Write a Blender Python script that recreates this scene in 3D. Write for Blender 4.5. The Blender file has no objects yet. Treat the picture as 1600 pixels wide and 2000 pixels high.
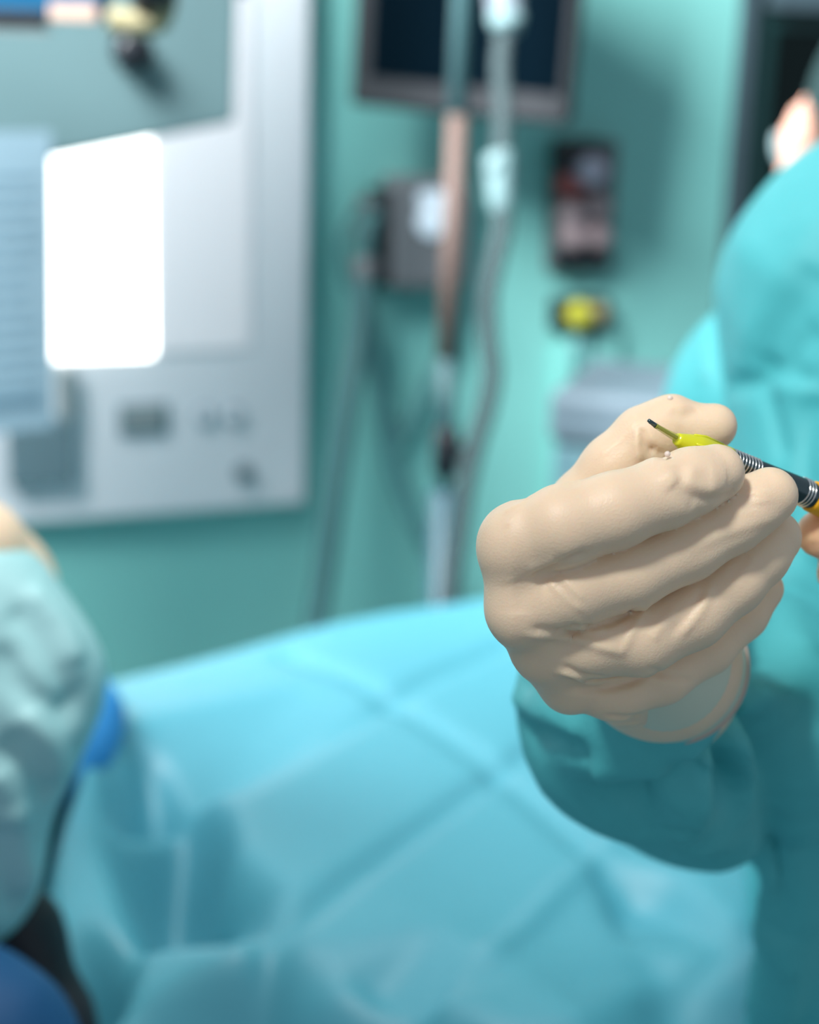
import bpy, bmesh, math, random
import numpy as np
from mathutils import Vector, Matrix
from mathutils.bvhtree import BVHTree
from mathutils.geometry import delaunay_2d_cdt
R = math.radians
S = bpy.context.scene
C = S.collection

# ------------------------------------------------------------------ camera
F = 3333.33                      # focal length in pixels of the 1600x2000 frame
CAM = np.array([0.0, 0.0, 1.50])
pitch, roll = R(16.0), R(1.7)
r0 = np.array([1.0, 0, 0]); FW = np.array([0, math.cos(pitch), -math.sin(pitch)]); u0 = np.array([0, math.sin(pitch), math.cos(pitch)])
RT = r0 * math.cos(roll) + u0 * math.sin(roll); UP = -r0 * math.sin(roll) + u0 * math.cos(roll)
cam = bpy.data.cameras.new('camera'); co = bpy.data.objects.new('camera', cam); C.objects.link(co)
m = Matrix.Identity(4)
for i in range(3):
    m[i][0], m[i][1], m[i][2], m[i][3] = RT[i], UP[i], -FW[i], CAM[i]
co.matrix_world = m
cam.sensor_fit = 'VERTICAL'; cam.sensor_height = 30.0; cam.sensor_width = 24.0; cam.lens = 50.0
cam.clip_start = 0.05
cam.dof.use_dof = True; cam.dof.focus_distance = 0.455; cam.dof.aperture_fstop = 5.8
S.camera = co

# ------------------------------------------------------------------ world, lights, exposure
w = bpy.data.worlds.new('world'); S.world = w; w.use_nodes = True
w.node_tree.nodes['Background'].inputs[0].default_value = (0.72, 0.86, 1.0, 1)
w.node_tree.nodes['Background'].inputs[1].default_value = 0.40
S.view_settings.view_transform = 'Standard'; S.view_settings.look = 'None'
S.view_settings.exposure = 0.10; S.view_settings.gamma = 1.0; S.view_settings.use_curve_mapping = False

def area(name, loc, target, size, power, col, sy=None):
    l = bpy.data.lights.new(name, 'AREA'); l.energy = power; l.color = col; l.size = size
    if sy: l.shape = 'RECTANGLE'; l.size_y = sy
    o = bpy.data.objects.new(name, l); C.objects.link(o)
    o.location = loc
    o.rotation_euler = (Vector(target) - Vector(loc)).to_track_quat('-Z', 'Y').to_euler()
    return o
def spot(name, loc, target, radius, power, cone, blend, col):
    l = bpy.data.lights.new(name, 'SPOT'); l.energy = power; l.color = col; l.shadow_soft_size = radius
    l.spot_size = R(cone); l.spot_blend = blend
    o = bpy.data.objects.new(name, l); C.objects.link(o); o.location = loc
    o.rotation_euler = (Vector(target) - Vector(loc)).to_track_quat('-Z', 'Y').to_euler()
    return o
spot('operating_light', (-0.36, -0.12, 2.36), (0.15, 0.58, 1.48), 0.08, 56.0, 33, .9, (1.0, 0.97, 0.93))
spot('operating_light', (0.02, 1.10, 2.72), (0.0, 1.12, 0.98), 0.14, 22.0, 40, 1.0, (0.97, 0.99, 1.0))
cl = area('wall_fill', (-0.95, 0.85, 2.72), (-0.15, 2.35, 1.55), 0.9, 60.0, (0.97, 0.98, 1.0)); cl.data.spread = R(84)  # unseen fill added to brighten the wall, spread narrowed to spare the drape
spot('left_sleeve_fill', (-0.12, 0.62, 2.75), (-0.26, 0.80, 1.22), 0.1, 80.0, 17, .8, (1.0, 0.98, 0.95))  # unseen fill added to brighten the left person's sleeve and glove

# ------------------------------------------------------------------ pixel helpers
def P(px, py, d):
    return CAM + d * (FW + RT * ((px - 800) / F) - UP * ((py - 1000) / F))
def ray(px, py):
    return FW + RT * ((px - 800) / F) - UP * ((py - 1000) / F)
def on_plane(px, py, p0, n):
    v = ray(px, py); t = np.dot(np.array(p0) - CAM, n) / np.dot(v, n)
    return CAM + t * v
def on_z(px, py, z):
    v = ray(px, py); return CAM + v * ((z - CAM[2]) / v[2])

# ------------------------------------------------------------------ materials
def mat(name, col, rough=0.5, metal=0.0, spec=0.5, noise=0.0, nscale=20.0, bump=0.0, bscale=60.0, sss=0.0, sssr=(1, .4, .2),
        sssscale=0.004, emit=None, estr=0.0, sheen=0.0, trans=0.0, alpha=1.0, coat=0.0):
    m = bpy.data.materials.new(name); m.use_nodes = True
    nt = m.node_tree; b = nt.nodes['Principled BSDF']
    b.inputs['Base Color'].default_value = (*col, 1)
    b.inputs['Roughness'].default_value = rough; b.inputs['Metallic'].default_value = metal
    b.inputs['Specular IOR Level'].default_value = spec
    if sss:
        b.inputs['Subsurface Weight'].default_value = sss
        b.inputs['Subsurface Radius'].default_value = sssr
        b.inputs['Subsurface Scale'].default_value = sssscale
    if emit: b.inputs['Emission Color'].default_value = (*emit, 1); b.inputs['Emission Strength'].default_value = estr
    if sheen: b.inputs['Sheen Weight'].default_value = sheen; b.inputs['Sheen Roughness'].default_value = 0.6
    if trans: b.inputs['Transmission Weight'].default_value = trans
    if alpha < 1: b.inputs['Alpha'].default_value = alpha
    if coat: b.inputs['Coat Weight'].default_value = coat; b.inputs['Coat Roughness'].default_value = 0.25
    tc = nt.nodes.new('ShaderNodeTexCoord')
    if noise:
        n = nt.nodes.new('ShaderNodeTexNoise'); n.inputs['Scale'].default_value = nscale; n.inputs['Detail'].default_value = 4
        nt.links.new(tc.outputs['Object'], n.inputs['Vector'])
        mx = nt.nodes.new('ShaderNodeMix'); mx.data_type = 'RGBA'
        mx.inputs[6].default_value = (*[c * (1 - noise) for c in col], 1); mx.inputs[7].default_value = (*[min(1, c * (1 + noise)) for c in col], 1)
        nt.links.new(n.outputs['Fac'], mx.inputs[0]); nt.links.new(mx.outputs[2], b.inputs['Base Color'])
    if bump:
        n = nt.nodes.new('ShaderNodeTexNoise'); n.inputs['Scale'].default_value = bscale; n.inputs['Detail'].default_value = 3
        nt.links.new(tc.outputs['Object'], n.inputs['Vector'])
        bp = nt.nodes.new('ShaderNodeBump'); bp.inputs['Strength'].default_value = bump; bp.inputs['Distance'].default_value = 0.002
        nt.links.new(n.outputs['Fac'], bp.inputs['Height']); nt.links.new(bp.outputs['Normal'], b.inputs['Normal'])
    return m
M = {
 'wall': mat('wall_paint', (0.215, 0.575, 0.53), 0.55, noise=0.05, nscale=3),
 'floor': mat('floor_vinyl', (0.25, 0.36, 0.36), 0.4, noise=0.1, nscale=8),
 'panel': mat('panel_white', (0.76, 0.80, 0.83), 0.35, noise=0.02, nscale=4),
 'screen_lit': mat('viewer_lit', (0.9, 0.9, 0.88), 0.4, emit=(1, .985, .95), estr=3.2),
 'screen_off_glow': mat('viewer_unlit_glow', (0.78, 0.79, 0.82), 0.3, emit=(1, .98, .97), estr=0.12),  # switched off, yet given slight emission to look near white
 'greybox': mat('grey_plastic_blue', (0.155, 0.24, 0.27), 0.5, noise=0.06, nscale=30),
 'greystrip': mat('grey_strip', (0.28, 0.33, 0.33), 0.5),
 'dial': mat('dial_grey', (0.42, 0.52, 0.58), 0.4),
 'dialrim': mat('dial_rim', (0.26, 0.36, 0.42), 0.4),
 'black': mat('black_plastic', (0.008, 0.010, 0.014), 0.4),
 'bezel': mat('monitor_bezel', (0.026, 0.030, 0.035), 0.5),
 'darkscreen': mat('monitor_glass', (0.001, 0.005, 0.009), 0.3, spec=0.03),
 'board': mat('board_grey', (0.13, 0.22, 0.23), 0.55, noise=0.05, nscale=3),
 'bluecase': mat('blue_case', (0.002, 0.07, 0.15), 0.35),
 'warm': mat('warm_pane', (0.4, 0.28, 0.22), 0.4, emit=(1, .74, .6), estr=0.2),
 'cream': mat('cream_plastic', (0.28, 0.25, 0.14), 0.4),
 'paper': mat('paper_sheet', (0.22, 0.33, 0.39), 0.6),
 'ink': mat('paper_ink', (0.14, 0.24, 0.30), 0.6),
 'chrome': mat('brushed_steel', (0.145, 0.10, 0.085), 0.6, metal=0.0, spec=.3),
 'dullmetal': mat('dull_pole', (0.05, 0.12, 0.13), 0.55),
 'lowpole': mat('pole_pale_blue', (0.02, 0.095, 0.125), 0.4),
 'tubing': mat('clear_tubing', (0.07, 0.105, 0.11), 0.55, spec=0.15, alpha=.72),
 'chamber': mat('drip_chamber', (0.22, 0.27, 0.31), 0.2, spec=0.7, alpha=.85),
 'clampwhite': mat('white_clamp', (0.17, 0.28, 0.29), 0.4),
 'unit': mat('unit_grey', (0.11, 0.125, 0.135), 0.5),
 'label': mat('white_label', (0.62, 0.74, 0.82), 0.4),
 'cable': mat('grey_cable', (0.05, 0.15, 0.155), 0.5),
 'hose': mat('grey_hose', (0.085, 0.25, 0.255), 0.5),
 'red': mat('red_plastic', (0.42, 0.09, 0.08), 0.45),
 'pinkgrey': mat('pinkish_grey', (0.42, 0.32, 0.33), 0.45),
 'lilac': mat('pale_lilac', (0.5, 0.48, 0.58), 0.4),
 'yellow': mat('yellow_plastic', (0.42, 0.42, 0.03), 0.45),
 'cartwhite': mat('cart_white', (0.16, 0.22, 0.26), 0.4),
 'cartgrey': mat('cart_greyblue', (0.15, 0.29, 0.33), 0.5),
 'jamb': mat('jamb_grey', (0.06, 0.10, 0.12), 0.5),
 'doorleaf': mat('dark_green_door', (0.004, 0.035, 0.035), 0.5),
 'doorglass': mat('dark_glass', (0.001, 0.004, 0.004), 0.2, spec=.2),
 'drape': mat('drape_cyan', (0.09, 0.375, 0.46), 0.5, spec=0.8, bump=0.10, bscale=500, noise=.03, nscale=60),
 'gown': mat('gown_teal', (0.09, 0.51, 0.54), 0.55, spec=0.5, bump=0.25, bscale=900, noise=.05, nscale=150),
 'gown_pale': mat('gown_pale', (0.38, 0.66, 0.67), 0.55, spec=0.6, bump=0.2, bscale=500, noise=.05, nscale=60),
 'glove': mat('latex_glove', (0.86, 0.66, 0.47), 0.44, spec=0.40, sss=0.5, sssr=(1, .55, .3), sssscale=0.0035, bump=0.12, bscale=1500, noise=.035, nscale=90),
 'glove2': mat('latex_glove_warm', (0.92, 0.55, 0.33), 0.34, spec=0.45, sss=0.6, sssr=(1, .4, .2), sssscale=0.005),
 'cuff': mat('glove_cuff_film', (0.74, 0.80, 0.64), 0.4, alpha=.88),
 'cuffrim': mat('glove_cuff_bead', (0.52, 0.42, 0.36), 0.4),
 'skin': mat('skin', (0.85, 0.48, 0.36), 0.5, sss=.3, sssscale=.004),
 'cap': mat('dark_cap', (0.01, 0.04, 0.04), 0.7),
 'scrub': mat('dark_scrubs', (0.01, 0.08, 0.08), 0.7),
 'mask': mat('mask_grey', (0.22, 0.33, 0.34), 0.6),
 'navy': mat('navy_cloth', (0.004, 0.075, 0.20), 0.7, bump=.3, bscale=60),
 'royal': mat('royal_blue_cloth', (0.03, 0.27, 0.62), 0.6),
 'padding': mat('black_padding', (0.012, 0.011, 0.016), 0.5),
 'tablemetal': mat('table_steel', (0.5, 0.52, 0.54), 0.3, metal=.9),
 'steel': mat('instrument_steel', (0.10, 0.135, 0.14), 0.2, metal=1.0),
 'chrome_ring': mat('chrome_ring', (0.85, 0.85, 0.83), 0.16, metal=1.0),
 'groove': mat('instrument_groove', (0.02, 0.025, 0.03), 0.3, metal=.8),
 'silicone': mat('yellow_silicone', (0.72, 0.72, 0.015), 0.25, sss=.3, sssr=(1, 1, .1), sssscale=.002, spec=.6),
 'silicone_thin': mat('yellow_silicone_thin', (0.66, 0.66, 0.08), 0.2, alpha=.42, spec=.7),
 'amber': mat('amber_plastic', (0.85, 0.42, 0.012), 0.4),
 'water': mat('water_drop', (0.88, 0.72, 0.62), 0.12, spec=.8),
}

# ------------------------------------------------------------------ object helpers
def link(name, me, m, parent=None, smooth=True):
    o = bpy.data.objects.new(name, me); C.objects.link(o)
    if m: me.materials.append(M[m])
    if parent: o.parent = parent
    if smooth:
        me.polygons.foreach_set('use_smooth', [True] * len(me.polygons))
    me.update()
    return o
def pydata(name, v, f, m, parent=None, smooth=True):
    me = bpy.data.meshes.new(name); me.from_pydata([tuple(map(float, a)) for a in v], [], [tuple(map(int, a)) for a in f]); return link(name, me, m, parent, smooth)
def obj(name, bm, m, parent=None, smooth=False):
    me = bpy.data.meshes.new(name); bmesh.ops.recalc_face_normals(bm, faces=bm.faces); bm.to_mesh(me); bm.free()
    return link(name, me, m, parent, smooth)
def tag(o, label=None, cat=None, group=None, kind=None):
    if label: o['label'] = label
    if cat: o['category'] = cat
    if group: o['group'] = group
    if kind: o['kind'] = kind
    return o
def empty(name, label, cat, group=None):
    o = bpy.data.objects.new(name, None); C.objects.link(o); o.empty_display_size = .05
    return tag(o, label, cat, group)
def box8(bm, c, bevel=0.0):
    """c: 8 corners, first 4 = one face loop, last 4 = opposite loop"""
    vs = [bm.verts.new(tuple(map(float, p))) for p in c]
    fs = [(0, 1, 2, 3), (7, 6, 5, 4), (0, 4, 5, 1), (1, 5, 6, 2), (2, 6, 7, 3), (3, 7, 4, 0)]
    faces = [bm.faces.new([vs[i] for i in f]) for f in fs]
    if bevel:
        es = list({e for f in faces for e in f.edges})
        bmesh.ops.bevel(bm, geom=es, offset=bevel, segments=3, affect='EDGES', profile=.5)
def frame_of(u, v):
    return np.cross(u, v)
def slab(name, p0, u, v, nrm, u0_, u1, v0, v1, n0, n1, m, parent=None, bevel=0.0):
    bm = bmesh.new()
    q = lambda a, b, c: np.array(p0) + u * a + v * b + nrm * c
    box8(bm, [q(u0_, v0, n0), q(u1, v0, n0), q(u1, v1, n0), q(u0_, v1, n0), q(u0_, v0, n1), q(u1, v0, n1), q(u1, v1, n1), q(u0_, v1, n1)], bevel)
    return obj(name, bm, m, parent, smooth=False)
def smooth_pts(pts, n=8):
    pts = np.array(pts, float); out = []
    k = len(pts)
    for i in range(k - 1):
        p0 = pts[max(i - 1, 0)]; p1 = pts[i]; p2 = pts[i + 1]; p3 = pts[min(i + 2, k - 1)]
        for j in range(n):
            t = j / n
            out.append(0.5 * ((2 * p1) + (-p0 + p2) * t + (2 * p0 - 5 * p1 + 4 * p2 - p3) * t * t + (-p0 + 3 * p1 - 3 * p2 + p3) * t ** 3))
    out.append(pts[-1]); return np.array(out)
def sweep(bm, pts, rad, seg=14, caps=True, flat=1.0):
    pts = np.array(pts, float); n = len(pts); rad = np.broadcast_to(rad, (n,))
    tang = np.gradient(pts, axis=0); tang /= np.linalg.norm(tang, axis=1)[:, None] + 1e-12
    a = np.array([0, 0, 1.0]) if abs(tang[0][2]) < .9 else np.array([1.0, 0, 0])
    rings = []
    for i in range(n):
        t = tang[i]; a = a - t * np.dot(a, t); a /= np.linalg.norm(a); b = np.cross(t, a)
        rings.append([bm.verts.new(tuple(pts[i] + rad[i] * (a * math.cos(x) * flat + b * math.sin(x)))) for x in [2 * math.pi * j / seg for j in range(seg)]])
    for i in range(n - 1):
        for j in range(seg):
            bm.faces.new((rings[i][j], rings[i][(j + 1) % seg], rings[i + 1][(j + 1) % seg], rings[i + 1][j]))
    if caps:
        bm.faces.new(rings[0][::-1]); bm.faces.new(rings[-1])
def tube(name, pts, rad, m, parent=None, seg=14, n=8, flat=1.0):
    bm = bmesh.new()
    if n > 1:
        pr = np.c_[np.array(pts, float), np.broadcast_to(rad, (len(pts),))]
        pr = smooth_pts(pr, n); pts = pr[:, :3]; rad = np.maximum(pr[:, 3], 1e-5)
    sweep(bm, pts, rad, seg, flat=flat); return obj(name, bm, m, parent, smooth=True)
def disc(name, c, nrm, r, th, m, parent=None, seg=32):
    c = np.array(c); return tube(name, [c, c + nrm * th * .75, c + nrm * th, c + nrm * th * 1.0001], [r, r, r * .88, 1e-4], m, parent, seg, n=1)
def ball(name, c, r, m, parent=None, scale=(1, 1, 1)):
    bm = bmesh.new(); bmesh.ops.create_uvsphere(bm, u_segments=24, v_segments=14, radius=r)
    for v in bm.verts: v.co = Vector((v.co.x * scale[0] + c[0], v.co.y * scale[1] + c[1], v.co.z * scale[2] + c[2]))
    return obj(name, bm, m, parent, smooth=True)

# ------------------------------------------------------------------ implicit surfaces (surface nets)
def smin(a, b, k):
    h = np.clip(0.5 + 0.5 * (b - a) / k, 0, 1); return b * (1 - h) + a * h - k * h * (1 - h)
def seg_d(X, a, b, ra, rb):
    ab = b - a; L = float(np.dot(ab, ab)) + 1e-12
    t = np.clip(((X - a) @ ab) / L, 0, 1)
    return np.linalg.norm(X - a - t[:, None] * ab, axis=1) - (ra + (rb - ra) * t)
def K(px, py, d, rpx):                      # joint: position and radius
    return (P(px, py, d), rpx * d / F)
def chain(X, js, k=0.002):
    d = None
    for (a, ra), (b, rb) in zip(js[:-1], js[1:]):
        e = seg_d(X, a, b, ra, rb); d = e if d is None else smin(d, e, k)
    return d
def nets(f, lo, hi, h):
    lo = np.array(lo); n = np.ceil((np.array(hi) - lo) / h).astype(int) + 1
    ax = [lo[i] + h * np.arange(n[i]) for i in range(3)]
    D = np.empty(n, np.float32)
    YZ = np.stack(np.meshgrid(ax[1], ax[2], indexing='ij'), -1).reshape(-1, 2)
    step = max(1, int(400000 / len(YZ)))
    for i in range(0, n[0], step):
        xs = ax[0][i:i + step]
        X = np.concatenate([np.c_[np.full(len(YZ), x), YZ] for x in xs])
        D[i:i + step] = f(X).reshape(len(xs), n[1], n[2])
    sgn = D < 0
    cn = n - 1
    acc = np.zeros((*cn, 3), np.float32); cnt = np.zeros(cn, np.float32)
    import itertools
    cor = list(itertools.product((0, 1), repeat=3))
    sl = lambda c: tuple(slice(c[i], c[i] + cn[i]) for i in range(3))
    for a in cor:
        for axn in range(3):
            if a[axn] == 0:
                b = list(a); b[axn] = 1
                A = D[sl(a)]; B = D[sl(b)]; cr = (A < 0) != (B < 0)
                t = np.where(cr, A / np.where(cr, A - B, 1), 0)
                for q in range(3):
                    acc[..., q] += cr * (a[q] + (t if q == axn else 0))
                cnt += cr
    act = cnt > 0
    idx = -np.ones(cn, np.int64); idx[act] = np.arange(act.sum())
    cell = np.argwhere(act)
    V = lo + h * (cell + acc[act] / cnt[act][:, None])
    faces = []
    for axn in range(3):
        o1, o2 = [(1, 2), (2, 0), (0, 1)][axn]
        a = [slice(0, n[i]) for i in range(3)]; b = list(a)
        a[axn] = slice(0, n[axn] - 1); b[axn] = slice(1, n[axn])
        s0 = sgn[tuple(a)]; s1 = sgn[tuple(b)]
        cr = np.argwhere(s0 != s1)
        ok = (cr[:, o1] > 0) & (cr[:, o2] > 0) & (cr[:, o1] < cn[o1]) & (cr[:, o2] < cn[o2]); cr = cr[ok]
        inside = s0[tuple(cr.T)]
        e1 = np.zeros(3, int); e1[o1] = 1; e2 = np.zeros(3, int); e2[o2] = 1
        q = [idx[tuple((cr - x).T)] for x in (e1 * 0, e1, e1 + e2, e2)]
        Q = np.stack(q, 1); good = (Q >= 0).all(1); Q = Q[good]; inside = inside[good]
        Q[~inside] = Q[~inside][:, ::-1]
        faces.append(Q)
    Fq = np.concatenate(faces)
    lab = np.arange(len(V))                      # keep the outer shell only
    while True:
        mn = lab[Fq].min(1); new = lab.copy()
        for k in range(4): np.minimum.at(new, Fq[:, k], mn)
        new = new[new]
        if (new == lab).all(): break
        lab = new
    c = np.bincount(lab, minlength=len(V)); big = lab == c.argmax()
    Fq = Fq[big[Fq[:, 0]]]; rm = np.cumsum(big) - 1
    return V[big], rm[Fq]
def relax(V, Fq, it=2, lam=.5):
    E = np.concatenate([Fq[:, [0, 1]], Fq[:, [1, 2]], Fq[:, [2, 3]], Fq[:, [3, 0]]]); E = np.concatenate([E, E[:, ::-1]])
    deg = np.bincount(E[:, 0], minlength=len(V))[:, None]
    for _ in range(it):
        A = np.stack([np.bincount(E[:, 0], V[E[:, 1], q], minlength=len(V)) for q in range(3)], 1) / np.maximum(deg, 1)
        V = V + lam * (A - V)
    return V
def vnormals(V, Fq):
    n = np.cross(V[Fq[:, 2]] - V[Fq[:, 0]], V[Fq[:, 3]] - V[Fq[:, 1]])
    N = np.stack([sum(np.bincount(Fq[:, k], n[:, q], minlength=len(V)) for k in range(4)) for q in range(3)], 1)
    return N / (np.linalg.norm(N, axis=1)[:, None] + 1e-12)
def subdivide(V, Fq):
    E = np.sort(np.concatenate([Fq[:, [0, 1]], Fq[:, [1, 2]], Fq[:, [2, 3]], Fq[:, [3, 0]]]), 1)
    U, inv = np.unique(E, axis=0, return_inverse=True); inv = inv.reshape(-1)
    n = len(V); nf = len(Fq)
    V2 = np.concatenate([V, (V[U[:, 0]] + V[U[:, 1]]) / 2, V[Fq].mean(1)])
    e = [n + inv[i * nf:(i + 1) * nf] for i in range(4)]; c = n + len(U) + np.arange(nf)
    Q = np.concatenate([np.stack([Fq[:, k], e[k], c, e[k - 1]], 1) for k in range(4)])
    return relax(V2, Q, 2, .5), Q
def folds(V, Fq, lines, maxd=None):
    """press folds into a surface; every fold is a polyline laid on that surface: (pixel points, width, height)"""
    N = vnormals(V, Fq)
    bvh = BVHTree.FromPolygons([tuple(v) for v in V], [tuple(map(int, f)) for f in Fq])
    disp = np.zeros(len(V))
    for pts, wd, amp in lines:
        pts = smooth_pts(pts, 5); hits = []
        for px, py in pts:
            v = ray(px, py); h = bvh.ray_cast(Vector(CAM), Vector(v / np.linalg.norm(v)))
            if h[0] is not None: hits.append(np.array(h[0]))
        if len(hits) < 2: continue
        H = np.array(hits); lo = H.min(0) - 3.2 * wd; hi = H.max(0) + 3.2 * wd
        s = np.where(((V > lo) & (V < hi)).all(1))[0]; best = np.full(len(s), 9.0); bt = np.zeros(len(s))
        for i in range(len(H) - 1):
            if np.linalg.norm(H[i + 1] - H[i]) > 0.05: continue
            ab = H[i + 1] - H[i]; t = np.clip(((V[s] - H[i]) @ ab) / (ab @ ab + 1e-12), 0, 1)
            dd = np.linalg.norm(V[s] - H[i] - t[:, None] * ab, axis=1)
            m_ = dd < best; best[m_] = dd[m_]; bt[m_] = (i + t[m_]) / (len(H) - 1)
        fade = np.clip(np.minimum(bt, 1 - bt) * 5 + .25, 0, 1)
        disp[s] += amp * np.exp(-(best / wd) ** 2) * fade
    return V + N * disp[:, None]
def wob(X, sc, seed=0):
    rs = np.random.RandomState(seed); d = np.zeros(len(X))
    for i in range(9):
        k = rs.normal(size=3) * sc * (1 + .35 * i); d += np.sin(X @ k + rs.uniform(0, 6.28)) / (1 + .35 * i)
    return d / 4

# ================================================================== the setting
yaw = R(21)
WU = np.array([math.cos(yaw), math.sin(yaw), 0]); WZ = np.array([0, 0, 1.0]); WN = np.array([math.sin(yaw), -math.cos(yaw), 0])
W0 = P(600, 600, 2.45)
def wuv(px, py, off=0.0):
    q = on_plane(px, py, W0 + WN * off, WN); return float(np.dot(q - W0, WU)), float(q[2])
W0z = np.array([W0[0], W0[1], 0.0])
def wslab(name, px0, py0, px1, py1, n0, n1, m, parent=None, bevel=0.0, pad=None):
    """box on the wall spanned by two photographed corners (top left, bottom right)"""
    a = wuv(px0, py0, n1); b = wuv(px1, py1, n1)
    return slab(name, W0z, WU, WZ, WN, a[0], b[0], b[1], a[1], n0, n1, m, parent, bevel)
du0 = wuv(1436, 300)[0]; du1 = du0 + .95
wl = slab('wall_back', W0z, WU, WZ, WN, -2.5, du0, 0, 2.9, -.12, 0, 'wall'); tag(wl, kind='structure')
w2 = slab('wall_back', W0z, WU, WZ, WN, du1, du1 + 1.2, 0, 2.9, -.12, 0, 'wall'); tag(w2, kind='structure')
ztop = wuv(1560, 18)[1]
w3 = slab('wall_back', W0z, WU, WZ, WN, du0, du1, ztop + .05, 2.9, -.12, 0, 'wall'); tag(w3, kind='structure')
fl = slab('floor', np.zeros(3), np.array([1., 0, 0]), np.array([0, 1., 0]), WZ, -3, 3.5, -1.5, 4.2, -.05, 0, 'floor'); tag(fl, kind='structure')
bs = slab('baseboard_back', W0z, WU, WZ, WN, -2.5, du0 - .03, 0, .1, 0, .012, 'jamb'); tag(bs, kind='structure')
door = bpy.data.objects.new('door_1', None); C.objects.link(door); tag(door, kind='structure')
slab('door_frame', W0z, WU, WZ, WN, du0 - .012, du0 + .012, 0, ztop + .06, -.10, .008, 'jamb', door)
slab('door_frame', W0z, WU, WZ, WN, du1 - .04, du1 + .012, 0, ztop + .06, -.10, .02, 'jamb', door)
slab('lintel', W0z, WU, WZ, WN, du0 + .04, du1 - .04, ztop, ztop + .06, -.10, .02, 'jamb', door)
lf = slab('door_leaf', W0z, WU, WZ, WN, du0 + .012, du1 - .04, 0.01, ztop, -.06, -.012, 'doorleaf', door)
g0 = wuv(1520, 100)[0]
slab('glass_pane', W0z, WU, WZ, WN, g0, du1 - .13, 0.95, ztop - .03, -.012, -.008, 'doorglass', lf)
tube('door_handle', [W0z + WU * (du1 - .1) + WZ * 1.02 - WN * .05, W0z + WU * (du1 - .1) + WZ * 1.02 + WN * .005, W0z + WU * (du1 - .2) + WZ * 1.02 + WN * .005], .009, 'chrome', lf, n=1)

# ------------------------------------------------------------------ white control panel
cp = empty('control_panel', 'large white wall control panel with a brightly lit film viewer', 'control panel')
pu1, pz0 = wuv(597, 985, .03)
slab('panel_body', W0z, WU, WZ, WN, -1.25, pu1, pz0, 2.75, 0, .03, 'panel', cp, .006)
a = wuv(300, 690, .036); b = wuv(55, 690, .036)
lz0 = wuv(190, 700, .036)[1]
lit = slab('viewer_screen', W0z, WU, WZ, WN, b[0], a[0], lz0, lz0 + .52, .03, .036, 'screen_lit', cp, .004); lit['label'] = 'glowing white half of the film viewer'
c_ = wuv(490, 690, .034)
off = slab('viewer_screen', W0z, WU, WZ, WN, a[0] + .002, c_[0], lz0 + .004, lz0 + .52, .03, .034, 'screen_off_glow', cp, .002); off['label'] = 'unlit half of the film viewer, faint glow added'
sw = wslab('socket_box', 14, 822, 146, 945, .03, .05, 'greybox', cp, .004); sw['label'] = 'slate grey socket box'
wslab('conduit', 113, 718, 146, 822, .03, .05, 'greystrip', cp, .003)
dp = wslab('display', 233, 792, 329, 848, .03, .036, 'greybox', cp, .002); dp['label'] = 'small dark grey display'
wslab('display_window', 243, 800, 318, 836, .036, .038, 'greystrip', dp)
for px in (398, 457):
    u_, z_ = wuv(px, 811, .03); c = W0z + WU * u_ + WZ * z_ + WN * .03
    d_ = disc('dial', c, WN, .0145, .006, 'dialrim', cp); disc('dial_face', c + WN * .006, WN, .0098, .004, 'panel', d_)
u_, z_ = wuv(475, 922, .03); c = W0z + WU * u_ + WZ * z_ + WN * .03
ks = disc('key_switch', c, WN, .0135, .012, 'greybox', cp); disc('key_slot', c + WN * .012, WN, .005, .003, 'black', ks)

# ------------------------------------------------------------------ equipment hanging from the ceiling in front of the panel
bd = empty('equipment_board', 'grey ceiling-hung board with a black knob in front of the lit viewer', 'equipment')
by = R(34); BU = np.array([math.cos(by), math.sin(by), 0]); BN = np.array([math.sin(by), -math.cos(by), 0])
B0 = P(460, 240, 1.95)
tl = np.array([0, 0, 1.0]); tilt = BN * .06 + tl; tilt /= np.linalg.norm(tilt)
v1 = on_plane(95, 312, B0, np.cross(BU, tilt)) - B0
BUx = v1 / -np.linalg.norm(v1)       # the lower edge rises to the right
Bn = np.cross(BUx, tilt); Bn /= np.linalg.norm(Bn)
slab('board_plate', B0, BUx, tilt, Bn, -.75, 0, 0, .75, -.03, 0, 'board', bd, .006)
kc = on_plane(252, 98, B0, Bn)
kn = disc('knob', kc, Bn, .021, .022, 'black', bd)
u = on_plane(478, -10, B0, Bn)
slab('mounting_arm', u, BUx, tilt, Bn, -.025, .012, 0, 1.1, -.05, -.01, 'board', bd, .003)
ps = empty('notice_sheet', 'pale blue printed sheet hanging left of the lit film viewer', 'notice')
N0 = on_plane(92, 255, B0, Bn) + Bn * .012; NU = BUx * 1.0; NU = BU
SH = -NU * .20; 
hz = np.linalg.norm(on_plane(104, 835, N0, BN) - N0)
dn = (on_plane(104, 835, N0, BN) - N0) / hz
slab('sheet', N0, NU, -dn, BN, -.24, 0, -hz, 0, -.004, 0, 'paper', ps)
random.seed(4)
for i in range(15):
    v_ = -.045 - i * .0175
    x1 = -.012 - random.uniform(0, .02)
    q = slab('text_line', N0, NU, -dn, BN, -.22, x1, v_ - .004, v_, 0, .0006, 'ink', ps)
slab('heading_block', N0, NU, -dn, BN, -.085, -.012, -hz + .022, -hz + .042, 0, .0006, 'ink', ps)

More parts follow.
